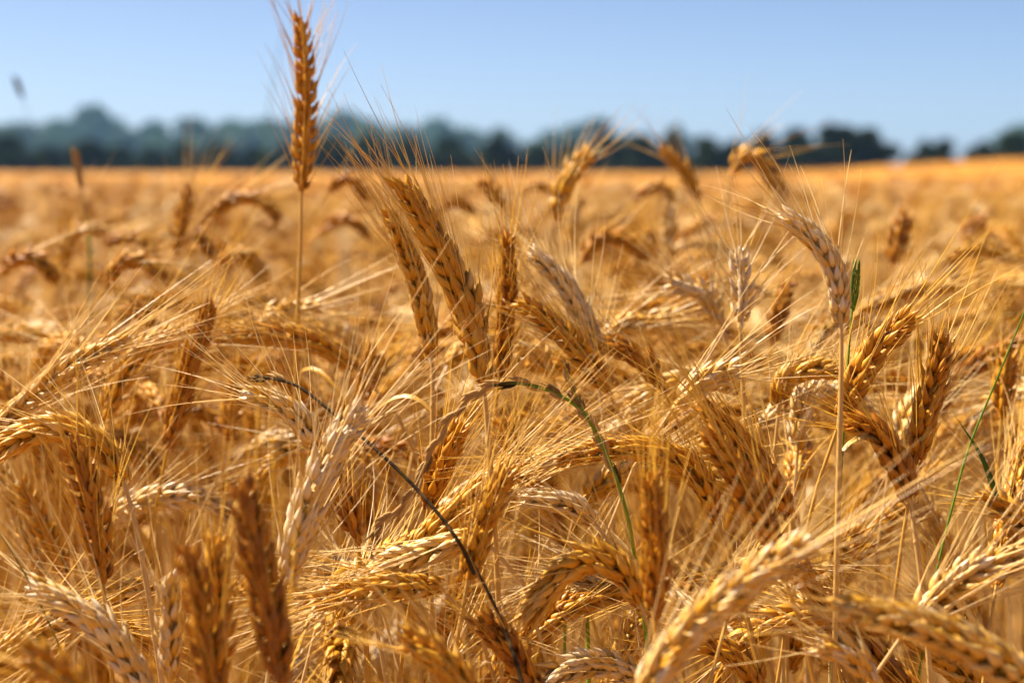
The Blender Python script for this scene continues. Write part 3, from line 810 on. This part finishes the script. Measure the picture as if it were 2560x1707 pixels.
# ------------------------------------------------------------------ trees and hedges
def leaf_cloud(centers, radii, n, size, rng, tint=.4):
    """n small leaf faces through the volume of the given clumps."""
    w = np.array([r[0] * r[1] * r[2] for r in radii]) ** .67
    i = rng.choice(len(centers), n, p=w / w.sum())
    u = unit(rng.normal(size=(n, 3))) * (rng.random((n, 1)) ** .42)
    c = np.asarray(centers)[i] + u * np.asarray(radii)[i] * (1 + rng.normal(0, .12, (n, 1)))
    a = unit(rng.normal(size=(n, 3)) + u * .8)
    b = unit(np.cross(a, rng.normal(size=(n, 3))))
    s = size * rng.uniform(.6, 1.4, (n, 1))
    v = np.stack([c - a * s, c - b * s * .55, c + a * s, c + b * s * .55], 1).reshape(-1, 3)
    f = np.arange(n * 4).reshape(-1, 4)
    uu = np.zeros((n * 4, 3)); uu[:, 2] = np.repeat(rng.random(n), 4)
    g = Geo(); g.add(v, f, np.repeat(tint + rng.normal(0, .22, n), 4), uu)
    return g

def tree(xo, ytop, w_px, d, label, group, mat, seed, name='tree', low=.12, cat='tree', leaves=2600, tint=.4):
    rg = np.random.default_rng(seed)
    p = px2w(xo, ytop, d)
    gz = float(terrain(p[0], p[1]))
    base = np.array([p[0], p[1], gz])
    Ht = max(p[2] - gz, .9); W = w_px * 1.0884 / FPX * d
    root = empty(name, base)
    tag(root, label, cat, group)
    ncl = 11
    cs, rs, limbs = [], [], Geo()
    tr_h = Ht * (.45 if name == 'tree' else .3)
    tp = np.array([[0, 0, -.1], [rg.normal(0, .05), rg.normal(0, .05), tr_h * .5], [rg.normal(0, .1), rg.normal(0, .1), tr_h], [0, 0, Ht * .8]])
    r0 = Ht * .035
    v, f, u = tube(spline(tp, 10), np.linspace(r0, r0 * .2, 10), 7)
    limbs.add(v, f, .5, u)
    for k in range(ncl):
        a = rg.uniform(0, 2 * math.pi); q = math.sqrt(rg.random())
        h = rg.uniform(low + .15, .86)
        c = np.array([math.cos(a) * q * W * .42, math.sin(a) * q * W * .36, Ht * h * (1 - .25 * q * (h > .6))])
        if k == 0:
            c = np.array([0, 0, Ht * .83])
        rad = np.array([W * rg.uniform(.15, .24), W * rg.uniform(.15, .22), min(W * .2, Ht * rg.uniform(.13, .19))])
        c[2] = min(c[2], Ht - rad[2]) if k else Ht - rad[2]
        cs.append(c); rs.append(rad)
        s0 = np.array([0, 0, min(c[2] * .6, tr_h)])
        v, f, u = tube(spline([s0, (s0 + c) / 2 + np.array([0, 0, -.03 * Ht]), c], 6), np.linspace(r0 * .45, r0 * .1, 6), 5)
        limbs.add(v, f, .5, u)
    if low < .2:
        for k in range(5):                                          # skirts down to the ground
            cs.append(np.array([rg.uniform(-.38, .38) * W, rg.uniform(-.3, .3) * W, Ht * .22])); rs.append(np.array([W * .2, W * .18, Ht * .22]))
    link('trunk', limbs.mesh('trunk', [M_BARK]), root)
    link('crown', leaf_cloud(cs, rs, leaves, math.sqrt(W * Ht) * .055, rg, tint).mesh('crown', [mat], smooth=False), root)

G_T, G_H = 'trees along the far edge of the field', 'hedge bushes bordering the field'
far = [(40, 288, 150, 'dull green tree at the far left border of the skyline'), (125, 300, 90, 'low far tree left of the tall dark crowned tree'), (212, 248, 120, 'tall dark crowned tree, highest on the left skyline'),
       (285, 300, 90, 'low far tree right of the tall dark crowned tree'), (355, 285, 110, 'rounded far tree left of the long even wood'), (440, 277, 130, 'broad far tree in the middle of the left skyline'),
       (530, 280, 130, 'broad far tree with a flat top left of the tall ear'), (610, 278, 120, 'far tree just left of the tall wheat ear'), (700, 280, 120, 'far tree hidden behind the tall wheat ear'),
       (790, 258, 130, 'high rounded far tree right of the tall wheat ear'), (850, 282, 100, 'far tree sloping down right of the high rounded tree'), (925, 292, 100, 'small far tree behind the sharp ear tip'),
       (1000, 278, 130, 'wide blue grey tree left of the gap in the skyline'), (1060, 298, 80, 'low blue grey tree at the edge of the gap in the skyline'), (1148, 298, 62, 'lone small round tree standing between two gaps'),
       (1265, 305, 90, 'low tree left of the peaked tree group'), (1372, 276, 110, 'peaked tree, highest right of the middle'), (1318, 295, 90, 'tree joining the peaked tree on its left'),
       (1430, 312, 80, 'low tree joining the peaked tree on its right'), (1555, 290, 44, 'slim tree standing above the low hedge'), (2350, 292, 110, 'tree at the far right border of the skyline')]
for i, (x, y, w, lab) in enumerate(far):
    tree(x, y - 5, w * 1.6, 320 + 14 * ((i * 7) % 5), lab, G_T, M_LEAF, 100 + i, leaves=6000, tint=.45)
near = [(20, 318, 120, 95, 'dark green hedge bush at the left border'), (110, 345, 90, 95, 'low dark hedge bush under the left skyline gap'), (200, 328, 110, 95, 'dark hedge bush below the tall dark crowned tree'),
        (275, 342, 90, 95, 'dark brown hedge bush right of the tall crowned tree'), (345, 346, 90, 95, 'low hedge bush below the rounded far tree'), (420, 335, 100, 95, 'green hedge bush below the broad middle tree'),
        (500, 338, 100, 95, 'green tinged hedge bush below the flat topped tree'), (580, 346, 90, 95, 'low hedge bush left of the tall wheat ear'), (660, 342, 90, 95, 'hedge bush behind the tall wheat ear'),
        (760, 320, 110, 90, 'dark green hedge bush right of the tall wheat ear'), (850, 316, 110, 90, 'dark hedge bush behind the awns of the sharp golden ear'), (940, 326, 110, 90, 'blackish hedge bush right of the sharp ear awns'),
        (1030, 322, 100, 90, 'dark hedge bush left of the skyline gap'), (1145, 318, 80, 85, 'rounded dark green bush beneath the lone small tree'), (1240, 335, 80, 88, 'low hedge bush left of the peaked tree'),
        (1310, 335, 80, 88, 'low hedge bush below the trees left of the peak'), (1395, 318, 90, 85, 'green hedge bush under the peaked tree'), (1470, 318, 100, 80, 'dark arching hedge bush right of the peaked tree'),
        (1545, 313, 90, 80, 'dark hedge bush under the slim tree'), (1620, 322, 100, 78, 'low olive hedge bush right of the slim tree'), (1690, 330, 80, 78, 'low hedge bush left of the right thicket'),
        (1755, 308, 90, 72, 'left end bush of the dark right thicket'), (1830, 303, 100, 72, 'flat topped bush in the dark right thicket'), (1905, 292, 80, 72, 'highest bush of the dark right thicket'),
        (1940, 296, 80, 72, 'bush right of the highest one in the thicket'), (1995, 300, 80, 72, 'rounded right end bush of the dark thicket'), (2125, 328, 60, 70, 'small lone bush peeping over the right field'),
        (2170, 326, 60, 70, 'second small bush peeping over the right field, right one of the pair'), (2330, 310, 90, 66, 'bush rising over the crop at the right border'), (2260, 332, 60, 68, 'low bush left of the one at the right border')]
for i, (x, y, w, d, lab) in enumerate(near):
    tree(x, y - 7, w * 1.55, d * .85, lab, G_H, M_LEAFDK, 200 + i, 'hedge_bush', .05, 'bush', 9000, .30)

# ------------------------------------------------------------------ haze
hz = Geo()
x0, x1, y0, y1, z0, z1 = -720, 720, -90, 720, -1, 16
hv = np.array([(x, y, z) for z in (z0, z1) for x, y in ((x0, y0), (x1, y0), (x1, y1), (x0, y1))], float)
hf = np.array([(0, 3, 2, 1), (4, 5, 6, 7), (0, 1, 5, 4), (1, 2, 6, 5), (2, 3, 7, 6), (3, 0, 4, 7)])
hz.add(hv, hf, 0, hv * 0)
mh = bpy.data.materials.new('haze_air')
mh.use_nodes = True
mh.node_tree.nodes.clear()
pv = mh.node_tree.nodes.new('ShaderNodeVolumePrincipled')
pv.inputs['Color'].default_value = (.34, .62, 1.0, 1)
pv.inputs['Density'].default_value = 0.00045
oo = mh.node_tree.nodes.new('ShaderNodeOutputMaterial')
mh.node_tree.links.new(pv.outputs[0], oo.inputs['Volume'])
haze = link('haze', hz.mesh('haze', [mh], smooth=False))
tag(haze, kind='stuff')
